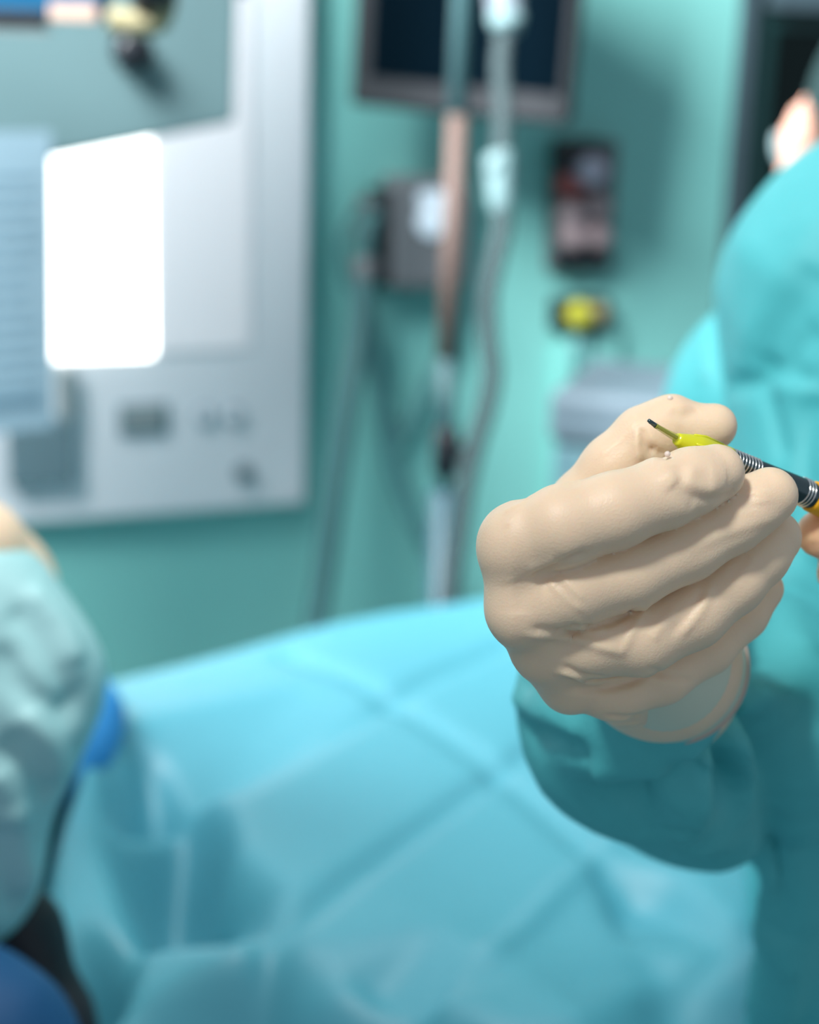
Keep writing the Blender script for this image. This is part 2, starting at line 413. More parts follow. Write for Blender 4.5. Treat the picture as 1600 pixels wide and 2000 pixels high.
lp = empty('ceiling_lamp', 'blue ceiling lamp head with black rim, cut off by the top edge', 'lamp')
LU = np.array([1.0, .12, 0]); LU /= np.linalg.norm(LU); LN = np.array([LU[1], -LU[0], 0])
L0 = P(205, 44, 1.45)
slab('lamp_housing', L0, LU, WZ, LN, -.22, 0, 0, .12, -.12, 0, 'bluecase', lp, .008)
q = slab('rim', L0, LU, WZ, LN, -.22, -.048, -.004, .008, .0, .010, 'black', lp, .002)
q = slab('lamp_pane', L0, LU, WZ, LN, -.046, -.006, .000, .014, 0.0, .006, 'warm', lp, .002); q['label'] = 'warm glowing pane'
q = slab('lower_lip', L0, LU, WZ, LN, -.22, -.046, -.011, -.004, -.01, .006, 'greystrip', lp, .001)
e1 = P(212, 38, 1.42)
tube('handle_bracket', [e1, e1 + LU * .03 - WZ * .002, e1 + LU * .045 + WZ * .012, e1 + LU * .055 + WZ * .10], .011, 'cream', lp, n=6)
tube('swivel', [P(298, 12, 1.41), P(300, -60, 1.41)], .018, 'black', lp, n=1)
tube('ceiling_arm', [L0 - LU * .1 + WZ * .12 - LN * .06, L0 - LU * .1 + WZ * 1.2 - LN * .06], .02, 'chrome', lp, n=1)

# ------------------------------------------------------------------ monitor
mo = empty('wall_monitor', 'dark flat monitor in a grey bezel, upper middle of the wall', 'monitor')
m0 = P(682, 205, 2.30); m1 = P(1106, 246, 2.215)
MU = m1 - m0; MW = np.linalg.norm(MU); MU /= MW
MZ = WZ + .06 * WN; MZ -= MU * np.dot(MZ, MU); MZ /= np.linalg.norm(MZ); MN = np.cross(MU, MZ)
slab('bezel', m0, MU, MZ, MN, 0, MW, 0, .36, -.045, 0, 'bezel', mo, .008)
slab('screen', m0, MU, MZ, MN, .028, MW - .012, .040, .345, 0, .002, 'darkscreen', mo)
mc = m0 + MU * MW * .5 + MZ * .2 - MN * .045
wq = mc - WN * np.dot(mc - W0, WN)
tube('wall_bracket', [mc, (mc + wq) / 2, wq], .03, 'bezel', mo, n=1)

# ------------------------------------------------------------------ grey wall unit with cables
un = empty('wall_unit', 'grey wall-mounted device with a white label, below the monitor', 'medical device')
wslab('unit_case', 772, 348, 916, 566, .0, .07, 'unit', un, .012)
s_ = wslab('side_terminal', 742, 372, 776, 560, .0, .06, 'black', un, .006); s_['label'] = 'black connector side'
wslab('label_plate', 818, 372, 868, 402, .07, .073, 'label', un, .001)
u_, z_ = wuv(845, 432, .07); ql = disc('indicator', W0z + WU * u_ + WZ * z_ + WN * .07, WN, .024, .004, 'label', un); ql['label'] = 'round pale badge'
for py in (400, 455, 515):
    u_, z_ = wuv(738, py, .05); c = W0z + WU * u_ + WZ * z_ + WN * .05; tube('plug', [c, c - WU * .03], .010, 'unit', un, n=1)
def WP(px, py, off=.03): return on_plane(px, py, W0 + WN * off, WN)
k1 = tube('cable', [WP(760, 372), WP(715, 395), WP(680, 440), WP(668, 490), WP(678, 545), WP(700, 600), WP(715, 680)], .0065, 'hose')
tag(k1, 'thin cable looping left out of the grey wall unit', 'cable')
k2 = tube('cable', [WP(735, 410, .06), WP(718, 460, .06), WP(712, 520, .06), WP(708, 600, .05), WP(722, 680, .04), WP(745, 780, .04), WP(765, 840, .04)], .011, 'cable')
tag(k2, 'thick grey cable hanging from plugs at the unit\'s left side', 'cable')
k3 = tube('hose', [WP(712, 545, .09), WP(703, 640, .1), WP(680, 780, .12), WP(655, 950, .14), WP(632, 1120, .16), WP(612, 1260, .18), WP(600, 1400, .2)], .016, 'cable')
tag(k3, 'broad grey hose falling to the drape edge, left of the cables', 'hose')
k4 = tube('hose', [WP(712, 600, .05), WP(735, 720, .05), WP(758, 850, .05), WP(775, 930, .05), WP(810, 1020, .05), WP(850, 1100, .05), WP(865, 1240, .05)], .0125, 'hose')
tag(k4, 'narrow hose curving right behind the drip stand foot', 'hose')
k5 = tube('cable', [WP(885, 560, .03), WP(888, 640, .03), WP(862, 700, .03), WP(820, 780, .03), WP(785, 850, .03), WP(760, 830, .03)], .008, 'hose')
tag(k5, 'thin cable dropping from the unit\'s underside across to the left', 'cable')
ball_c = WP(712, 545, .09); cn = tube('connector', [ball_c + WZ * .03, ball_c - WZ * .02], .016, 'unit', k3, n=1)

# ------------------------------------------------------------------ IV stand and line
iv = empty('drip_stand', 'steel drip stand pole with black clamp in front of the wall', 'drip stand')
top = P(900, -250, 1.93); a = P(893, 225, 1.95); b = P(872, 700, 2.0); c = P(872, 885, 2.02); d = P(880, 1250, 2.07)
dv = (b - a) / np.linalg.norm(b - a)
q = tube('upper_pole', [a - dv * .45, a], .0115, 'dullmetal', iv, n=1)
q = tube('middle_pole', [a, b], .0112, 'chrome', iv, n=1); q['label'] = 'polished steel section'
q = tube('lower_pole', [b, c], .0105, 'dullmetal', iv, n=1)
q = tube('thin_pole', [c, c + dv * .05], .008, 'dullmetal', iv, n=1)
q = tube('clamp', [c - dv * .03, c - dv * .024, c + dv * .022, c + dv * .028], [.012, .016, .016, .012], 'black', iv, n=1); q['label'] = 'black height clamp'
tube('clamp_knob', [c + WU * .012, c + WU * .035], .009, 'bezel', iv, n=1)
foot = np.array([c[0] + .0, c[1], .06])
tube('foot_tube', [c + dv * .045, foot], .018, 'lowpole', iv, n=1)
for k in range(5):
    an = R(72 * k + 10); e = foot + np.array([math.cos(an), math.sin(an), 0]) * .28
    tube('foot_arm', [foot, e - WZ * .01], .012, 'chrome', iv, n=1); ball('caster', e - WZ * .035, .025, 'black', iv)
ln = empty('infusion_line', 'clear infusion tubing with drip chamber hanging beside the steel pole', 'tubing')
T = lambda pts, dd: [P(x, y, dd) for x, y in pts]
tube('drip_chamber', T([(982, -60), (984, -10), (988, 25), (988, 60), (985, 72)], 1.9), [.019, .020, .019, .014, .006], 'chamber', ln)
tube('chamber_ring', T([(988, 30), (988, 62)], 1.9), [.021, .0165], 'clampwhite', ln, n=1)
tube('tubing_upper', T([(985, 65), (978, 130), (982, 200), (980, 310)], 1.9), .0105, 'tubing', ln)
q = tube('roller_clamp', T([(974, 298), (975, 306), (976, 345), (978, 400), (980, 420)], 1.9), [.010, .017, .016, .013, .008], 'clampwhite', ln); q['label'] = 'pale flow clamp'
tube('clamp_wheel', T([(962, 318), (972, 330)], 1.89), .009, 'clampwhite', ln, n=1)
tube('tubing_lower', T([(980, 410), (980, 450), (966, 510), (953, 580), (955, 660), (962, 730), (950, 800), (928, 870), (908, 960), (895, 1050), (882, 1130), (872, 1240)], 1.9), .0112, 'tubing', ln)

# ------------------------------------------------------------------ outlet column
oc = empty('gas_outlet', 'vertical wall outlet column with black top, red ring and grey knobs', 'outlet')
wslab('back_plate', 1085, 275, 1196, 528, 0, .02, 'unit', oc, .006)
wslab('top_socket', 1092, 272, 1180, 330, .02, .05, 'black', oc, .008)
u_, z_ = wuv(1152, 332, .05); c = W0z + WU * u_ + WZ * z_; disc('gauge', c + WN * .02, WN, .022, .05, 'lilac', oc)
q = wslab('red_band', 1094, 342, 1150, 382, .02, .045, 'red', oc, .006)
for i, (px, py) in enumerate(((1118, 420), (1168, 405), (1122, 462), (1170, 462))):
    u_, z_ = wuv(px, py, .04); c = W0z + WU * u_ + WZ * z_; disc('knob', c + WN * .02, WN, .019, .03, 'pinkgrey', oc)
wslab('lower_socket', 1090, 492, 1188, 525, .02, .04, 'black', oc, .005)
yo = empty('yellow_outlet', 'small black socket with a yellow cover under the outlet column', 'outlet')
wslab('socket_frame', 1088, 584, 1192, 646, 0, .03, 'black', yo, .006)
u_, z_ = wuv(1128, 614, .03); c = W0z + WU * u_ + WZ * z_; disc('yellow_cover', c + WN * .02, WN, .0205, .03, 'yellow', yo)
u_, z_ = wuv(1168, 614, .03); c = W0z + WU * u_ + WZ * z_; disc('yellow_ring', c + WN * .02, WN, .017, .02, 'cream', yo)
yo2 = wslab('cable_duct', 1100, 646, 1186, 1100, 0, .018, 'wall', None, .003)
tag(yo2, 'narrow green wall duct running down below the yellow socket', 'cable duct')
for px in (1125, 1150): tube('conduit', [WP(px, 650, .02), WP(px + 2, 760, .02)], .006, 'hose', yo2, n=1)

# ------------------------------------------------------------------ trolley
ct = empty('trolley', 'pale grey-blue equipment trolley with white tray behind the gloved thumb', 'trolley')
CT0 = P(1085, 745, 2.1)
cy = R(-18); CU = np.array([math.cos(cy), math.sin(cy), 0]); CN = np.array([math.sin(cy), -math.cos(cy), 0])
tz = CT0[2]
slab('body', CT0, CU, WZ, CN, 0.0, .34, -.62, -.075, -.22, 0, 'cartgrey', ct, .01)
slab('drawer_front', CT0, CU, WZ, CN, .02, .32, -.24, -.12, 0, .008, 'cartgrey', ct, .004)
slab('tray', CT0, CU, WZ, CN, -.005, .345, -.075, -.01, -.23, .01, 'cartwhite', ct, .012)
slab('back_rail', CT0, CU, WZ, CN, .12, .345, -.01, .02, -.23, -.2, 'bezel', ct, .006)
for a_ in (.03, .31):
    for b_ in (-.03, -.19):
        q = CT0 + CU * a_ + CN * b_
        tube('leg', [q - WZ * .6, np.array([q[0], q[1], .07])], .014, 'chrome', ct, n=1); ball('caster', (q[0], q[1], .035), .035, 'black', ct)

# ================================================================== the drape over the table
ZT = 0.985
E_px = [(-350, 1435), (0, 1370), (200, 1330), (300, 1302), (420, 1270), (640, 1216), (780, 1184), (870, 1170), (960, 1158), (1250, 1128), (1700, 1090)]
EP = np.array([on_z(x, y, ZT)[:2] for x, y in E_px])
ctrl = [(x, y, 0.0) for x, y in E_px] + [
 (215, 1425, .5), (300, 1400, .3), (600, 1330, .6), (760, 1370, .2), (970, 1510, .2), (1160, 1685, .3), (1000, 1300, .5), (1400, 1400, .3), (1700, 1400, .2),
 (430, 1555, .0), (450, 1650, .1), (560, 1735, .3), (545, 1830, 0), (500, 1850, .2), (700, 1700, .5), (860, 1800, .6),
 (180, 1478, .3), (250, 1455, .4), (275, 1590, -5.5), (320, 1740, -9.5), (350, 1900, -11.0), (385, 2010, -11), (310, 1490, -1.6), (370, 1610, -3.8), (440, 1760, -4.2), (470, 1850, -4.0),
 (120, 1640, -.8), (190, 1620, -.9), (225, 1750, -1.6), (120, 1800, -2.2), (140, 2000, -3.5), (240, 1980, -3.6), (500, 2010, -4.6), (260, 1860, -2.6), (60, 1500, -1), (0, 1700, -9), (-200, 1700, -20), (-200, 2100, -25),
 (640, 1905, -.8), (600, 2010, -3.2), (705, 1905, .3), (720, 1990, -2.6), (835, 1950, .4), (830, 2010, -1.8), (880, 1950, .6), (960, 2010, .3), (1000, 1880, .7),
 (1175, 1700, .4), (1320, 1712, .5), (1455, 1835, .2), (1290, 1800, -2.2), (1225, 1790, -2.6), (1215, 1860, -.4), (1150, 1990, .6), (1260, 1925, -1.9), (1290, 1930, -1.2), (1420, 1870, -.5),
 (1440, 1990, -2.8), (1300, 2010, -3.4), (1600, 1800, 0), (1700, 2000, -3), (1450, 1700, .5),
 (200, 2250, -16), (500, 2250, -11), (800, 2250, -8), (1100, 2250, -5), (1500, 2250, -8), (1900, 2250, -9), (1900, 1200, 0), (2100, 1700, 0), (-350, 2300, -30)]
cp3 = np.array([[*on_z(x, y, ZT + h / 100.)[:2], h / 100.] for x, y, h in ctrl])
vo, _, fo, _, _, _ = delaunay_2d_cdt([Vector(p[:2]) for p in cp3], [], [], 0, 1e-7)
vo = np.array([tuple(v) for v in vo]); hv = np.array([cp3[np.argmin(((cp3[:, :2] - v) ** 2).sum(1)), 2] for v in vo])
h_ = .005
gx = np.arange(-.62, 1.10, h_); gy = np.arange(.50, 2.05, h_)
GX, GY = np.meshgrid(gx, gy, indexing='ij'); Z = np.full(GX.shape, np.nan)
for f in fo:
    a, b, c = vo[list(f)[:3]]; ha, hb, hc = hv[list(f)[:3]]
    i0 = max(0, int((min(a[0], b[0], c[0]) - gx[0]) / h_)); i1 = min(len(gx), int((max(a[0], b[0], c[0]) - gx[0]) / h_) + 2)
    j0 = max(0, int((min(a[1], b[1], c[1]) - gy[0]) / h_)); j1 = min(len(gy), int((max(a[1], b[1], c[1]) - gy[0]) / h_) + 2)
    if i1 <= i0 or j1 <= j0: continue
    X_ = GX[i0:i1, j0:j1]; Y_ = GY[i0:i1, j0:j1]
    den = (b[1] - c[1]) * (a[0] - c[0]) + (c[0] - b[0]) * (a[1] - c[1])
    if abs(den) < 1e-12: continue
    l1 = ((b[1] - c[1]) * (X_ - c[0]) + (c[0] - b[0]) * (Y_ - c[1])) / den; l2 = ((c[1] - a[1]) * (X_ - c[0]) + (a[0] - c[0]) * (Y_ - c[1])) / den; l3 = 1 - l1 - l2
    ins = (l1 > -1e-6) & (l2 > -1e-6) & (l3 > -1e-6); zz = Z[i0:i1, j0:j1]; zz[ins] = (l1 * ha + l2 * hb + l3 * hc)[ins]
beyond = np.isnan(Z)
from_edge = np.interp(GX, EP[:, 0], EP[:, 1]) - GY          # >0 on the near side of the far edge
Z = np.where(beyond & (from_edge < 0), 0, Z)
Z = np.where(np.isnan(Z), -.12, Z)
for _ in range(5):
    Zp = np.pad(Z, 1, mode='edge'); Z = (Zp[:-2, 1:-1] + Zp[2:, 1:-1] + Zp[1:-1, :-2] + Zp[1:-1, 2:] + 2 * Z) / 6
def gline(pts, wd, amp, side=0):
    global Z
    q = np.array([on_z(x, y, ZT)[:2] for x, y in pts]); best = np.full(GX.shape, 9.); sg = np.zeros(GX.shape); tt = np.zeros(GX.shape)
    for i in range(len(q) - 1):
        a, b = q[i], q[i + 1]; ab = b - a; t = np.clip(((GX - a[0]) * ab[0] + (GY - a[1]) * ab[1]) / (ab @ ab), 0, 1)
        dx = GX - a[0] - t * ab[0]; dy = GY - a[1] - t * ab[1]; dd = np.hypot(dx, dy); m_ = dd < best
        best = np.where(m_, dd, best); sg = np.where(m_, np.sign(ab[0] * dy - ab[1] * dx), sg)
    s = best * sg
    Z = Z + amp * np.exp(-(best / wd) ** 2) + side * s / wd * np.exp(-(s / wd) ** 2)
gline([(440, 1548), (590, 1462), (760, 1372), (900, 1300), (1000, 1250)], .011, -.0070, .0036)
gline([(520, 1838), (640, 1750), (800, 1630), (970, 1510), (1100, 1425), (1250, 1330)], .010, -.0078, .0034)
gline([(860, 1958), (980, 1850), (1160, 1683), (1300, 1570), (1500, 1430)], .008, .0052, -.0024)
gline([(560, 1285), (660, 1325), (760, 1372), (870, 1440), (970, 1510), (1070, 1600), (1160, 1683), (1215, 1780)], .010, -.0055)
gline([(1270, 1930), (1380, 1870), (1500, 1810)], .008, -.004)
gline([(500, 1855), (620, 1960), (680, 2050)], .009, -.004)
gline([(210, 1440), (330, 1490), (440, 1548)], .012, .004)
tdrop = np.maximum(0, -from_edge + .012)
Zf = ZT + Z + .0015 * np.sin(GX * 23 + GY * 11) - 2.6 * np.where(tdrop > 0, np.sqrt(tdrop ** 2 + .0004) - .02, 0) 
keep = (from_edge > -.30) & (GX < .255) & ~((GX < -.225) & (GY < 1.12))
V = np.stack([GX, GY, Zf], -1).reshape(-1, 3); idn = np.arange(GX.size).reshape(GX.shape)
k4_ = keep[:-1, :-1] & keep[1:, :-1] & keep[1:, 1:] & keep[:-1, 1:]
Fq = np.stack([idn[:-1, :-1][k4_], idn[1:, :-1][k4_], idn[1:, 1:][k4_], idn[:-1, 1:][k4_]], 1)
used = np.unique(Fq); rm = -np.ones(len(V), int); rm[used] = np.arange(len(used)); V = V[used]; Fq = rm[Fq]
dr = pydata('surgical_drape', V, Fq, 'drape'); tag(dr, 'bright cyan surgical drape with sharp fold creases spread over the operating table', 'drape')
sm = dr.modifiers.new('thickness', 'SOLIDIFY'); sm.thickness = .0012; sm.offset = -1
ot = empty('operating_table', 'operating table hidden beneath the cyan drape', 'table')
TU = (EP[8] - EP[2]); TU = np.array([*(TU / np.linalg.norm(TU)), 0]); TN = np.array([TU[1], -TU[0], 0])
T0 = np.array([EP[4][0], EP[4][1], 0])
slab('table_pad', T0, TU, WZ, TN, -.26, .36, .70, .76, .05, .50, 'padding', ot, .01)
slab('table_top', T0, TU, WZ, TN, -.26, .36, .66, .70, .05, .50, 'tablemetal', ot, .005)
tube('column', [T0 + TU * .0 + TN * .28 + WZ * .66, T0 + TU * .0 + TN * .28 + WZ * .12], .09, 'tablemetal', ot, n=1)
slab('base', T0, TU, WZ, TN, -.22, .25, 0, .12, .1, .45, 'tablemetal', ot, .02)

# ------------------------------------------------------------------ blue cloths and padding, lower left
def blob(name, js, m, h=.006, k=.02, w=.004, ws=40, seed=1, parent=None, lines=None, sub=False):
    def f(X): return chain(X, js, k) + wob(X, ws, seed) * w
    A = np.array([j[0] for j in js]); rr = max(j[1] for j in js) + w * 3 + h * 2 + .004
    V, Q = nets(f, A.min(0) - rr, A.max(0) + rr, h); V = relax(V, Q, 2)
    if sub: V, Q = subdivide(V, Q)
    if lines: V = folds(V, Q, lines)
    return pydata(name, V, Q, m, parent)
rc = blob('blue_cloth', [K(170, 1300, 1.28, 25), K(185, 1400, 1.26, 42), K(160, 1470, 1.24, 45), K(60, 1560, 1.2, 60)], 'royal', .005, .03, .003, 60, 3)
tag(rc, 'royal blue cloth bundle between the left sleeve and the cyan drape', 'cloth')
pdg = blob('padded_armrest', [K(-60, 1740, .95, 60), K(30, 1830, .93, 85), K(110, 1990, .92, 60), K(150, 2100, .92, 60)], 'padding', .005, .02, .001, 40, 5)
tag(pdg, 'black padded armrest below the pale sleeve in the left corner', 'armrest')
nv = blob('navy_cloth', [K(-120, 1960, .83, 150), K(-20, 2040, .82, 150), K(60, 2140, .82, 130)], 'navy', .006, .02, .004, 45, 6)
tag(nv, 'navy blue cloth in the bottom left corner', 'cloth')

# ================================================================== person on the right
pr = empty('person', 'person in teal gown and cream latex gloves holding a slim instrument', 'person')
# --- gown: torso, shoulder, both sleeves in one surface
torso = [K(1830, 520, 1.10, 300), K(1850, 1000, 1.08, 330), K(1835, 1700, 1.02, 352), K(1840, 2150, 1.0, 372)]
lowt = (torso[-1][0] * np.array([1, 1, 0]) + np.array([0, 0, .32]), .16)
upper = [K(1772, 605, .95, 372), K(1800, 1000, .93, 340), K(1760, 1380, .90, 300)]
chest = [K(1555, 810, 1.10, 258), K(1620, 1200, 1.08, 240)]
fore = [K(1760, 1420, .88, 280), K(1560, 1410, .78, 262), K(1385, 1412, .675, 270), K(1282, 1368, .62, 264), K(1295, 1345, .575, 225), K(1300, 1312, .545, 150)]
rarm = [K(1990, 700, 1.0, 320), K(2150, 1300, .8, 300), K(1980, 1230, .66, 230), K(1930, 1200, .62, 180)]
flap = [K(1575, 1040, .84, 40), K(1545, 1270, .705, 44), K(1530, 1450, .668, 44), K(1526, 1620, .676, 42), K(1518, 1800, .76, 44), K(1492, 2060, .86, 48)]
flap2 = [K(1640, 1220, .76, 40), K(1618, 1500, .680, 34), K(1606, 1760, .74, 36), K(1580, 2060, .86, 40)]
def gown(X):
    d = chain(X, torso + [lowt], .03)
    d = smin(d, chain(X, chest, .02), .04)
    d = smin(d, chain(X, upper, .02), .012)
    fo_ = chain(X, fore, .015) + wob(X, 55, 12) * .0018
    d = smin(d, fo_, .012)
    d = smin(d, chain(X, rarm, .02), .02)
    d = smin(d, chain(X, flap, .01) + wob(X, 50, 21) * .001, .007); d = smin(d, chain(X, flap2, .01), .010)
    d = np.maximum(d, -(X[:, 2] - .30))
    return d + wob(X, 28, 2) * .0028
gl = np.array([j[0] for j in torso + upper + chest + fore + rarm] + [lowt[0]])
V, Q = nets(gown, [gl[:, 0].min() - .13, gl[:, 1].min() - .09, .27], gl.max(0) + .15, .0065)
V = relax(V, Q, 2); V, Q = subdivide(V, Q)
gl_ = [
 ([(1376, 580), (1374, 660), (1380, 750)], .004, .004),
 ([(1395, 590), (1395, 760)], .009, -.002),
 ([(1425, 755), (1450, 750), (1478, 742), (1492, 718), (1530, 730), (1600, 748)], .0052, -.0055),
 ([(1500, 738), (1560, 756), (1600, 770)], .006, .003),
 ([(1478, 742), (1500, 790), (1520, 860), (1530, 900)], .006, -.0045),
 ([(1600, 770), (1578, 830), (1570, 900), (1578, 980)], .006, -.005),
 ([(1600, 520), (1560, 590), (1510, 670), (1480, 740)], .011, -.005),
 ([(1600, 400), (1560, 500), (1500, 610), (1450, 700)], .016, .003),
 ([(1600, 640), (1560, 680), (1530, 715)], .007, -.004),
 ([(1425, 450), (1500, 520), (1600, 560)], .012, .002),
 ([(1540, 1130), (1560, 1200), (1590, 1270)], .008, .003),
 ([(1530, 1160), (1520, 1260), (1535, 1380), (1540, 1500), (1535, 1650), (1520, 1800)], .014, -.020),
 ([(1500, 1450), (1498, 1600), (1490, 1760), (1505, 1860)], .008, .006),
 ([(1565, 1500), (1565, 1700), (1555, 1850), (1520, 2000)], .010, .007),
 ([(1540, 1840), (1530, 1920), (1515, 2000)], .009, .005),
 ([(1600, 1380), (1580, 1500), (1590, 1700)], .012, -.005),
 ([(1475, 1240), (1490, 1280), (1498, 1310), (1485, 1335)], .004, .005),
 ([(1462, 1290), (1468, 1350), (1450, 1430), (1400, 1500), (1370, 1535)], .0048, -.012),
 ([(1480, 1385), (1475, 1440), (1450, 1520), (1445, 1600)], .008, -.018),
 ([(1190, 1590), (1260, 1570), (1330, 1560), (1390, 1520)], .012, -.013),
 ([(1330, 1640), (1370, 1600), (1410, 1560), (1450, 1500)], .007, .004),
 ([(1300, 1625), (1325, 1622), (1350, 1612)], .003, -.0035),
 ([(1200, 1560), (1250, 1610), (1280, 1640)], .006, -.003),
 ([(1150, 1500), (1230, 1545), (1320, 1530)], .010, .004),
 ([(1010, 1350), (1040, 1385), (1090, 1400), (1140, 1430)], .005, .004),
 ([(1020, 1335), (1060, 1330)], .003, -.0015),
 ([(1030, 1420), (1090, 1455), (1150, 1470)], .006, -.004),
 ([(1440, 1660), (1400, 1650), (1340, 1670)], .006, .003),
]
V = folds(V, Q, gl_)
gw = pydata('gown', V, Q, 'gown', pr)
# --- left hand (latex glove)
idx_ = [K(1016, 1062, .4500, 72), K(1100, 1028, .4450, 80), K(1200, 998, .4448, 74), K(1300, 962, .4480, 69), K(1350, 941, .4510, 65), K(1398, 924, .4540, 57)]
mid_ = [K(1028, 1190, .4540, 66), K(1120, 1152, .4535, 74), K(1230, 1118, .4560, 72), K(1340, 1066, .4600, 69), K(1430, 1015, .4630, 64), K(1468, 990, .4640, 59), K(1503, 968, .4650, 56)]
rng_ = [K(1075, 1275, .4650, 56), K(1160, 1252, .4640, 70), K(1250, 1246, .4660, 73), K(1350, 1196, .4700, 71), K(1430, 1135, .4730, 64), K(1480, 1085, .4750, 60), K(1512, 1050, .4770, 54)]
pky_ = [K(1120, 1335, .4770, 52), K(1200, 1345, .4810, 62), K(1290, 1315, .4860, 60), K(1380, 1265, .4900, 52), K(1450, 1200, .4940, 48), K(1488, 1150, .4960, 43)]
thm_ = [K(1150, 1080, .5000, 75), K(1140, 985, .4900, 62), K(1200, 915, .4860, 62), K(1262, 858, .4850, 62), K(1312, 830, .4850, 54), K(1350, 840, .4850, 43), K(1396, 832, .4840, 44)]
pad_ = [K(1300, 855, .4835, 44), K(1360, 852, .4835, 36), K(1390, 838, .484, 38)]
Wj = K(1290, 1290, .5200, 150)
def hand(X):
    wr = chain(X, [Wj, K(1305, 1330, .56, 125), K(1330, 1400, .63, 130)], .01)
    pal = None
    for j, rm in ((idx_[0], 1.0), (mid_[0], 1.0), (rng_[0], 1.0), (pky_[0], 1.0)):
        e = seg_d(X, j[0], Wj[0], j[1] * .95, .0165); pal = e if pal is None else smin(pal, e, .007)
    pal = smin(pal, seg_d(X, P(1150, 1130, .478), P(1250, 1240, .50), .014, .020), .01)
    pal = smin(pal, wr, .012)
    F_ = [chain(X, c_, .0025) for c_ in (idx_, mid_, rng_, pky_)]
    th = smin(chain(X, thm_, .004), chain(X, pad_, .003), .002)
    # web skin between the knuckles
    web = [seg_d(X, P(1010, 1105, .4545), P(1022, 1165, .4575), .0078, .0078), seg_d(X, P(1035, 1215, .461), P(1070, 1262, .466), .0078, .0078), seg_d(X, P(1085, 1300, .472), P(1110, 1335, .478), .0075, .0075)]
    d = pal
    for w_ in web: d = smin(d, w_, .006)
    u_ = (X - CAM) @ RT / ((X - CAM) @ FW) * F + 800
    kk = .0004 + .0075 * np.clip((1095 - u_) / 95, 0, 1) ** 1.5
    for f_ in F_:
        # blend strongly near the palm, hardly at all between fingers
        d = smin(d, f_, kk)
    d = smin(d, th, .0025)
    return d
allj = np.array([j[0] for j in idx_ + mid_ + rng_ + pky_ + thm_ + [Wj, K(1330, 1400, .63, 130)]])
V, Q = nets(hand, allj.min(0) - .013 - np.array([0, 0.004, .012]), allj.max(0) + .013, .0008)
V = relax(V, Q, 1, .35)
mm = .001
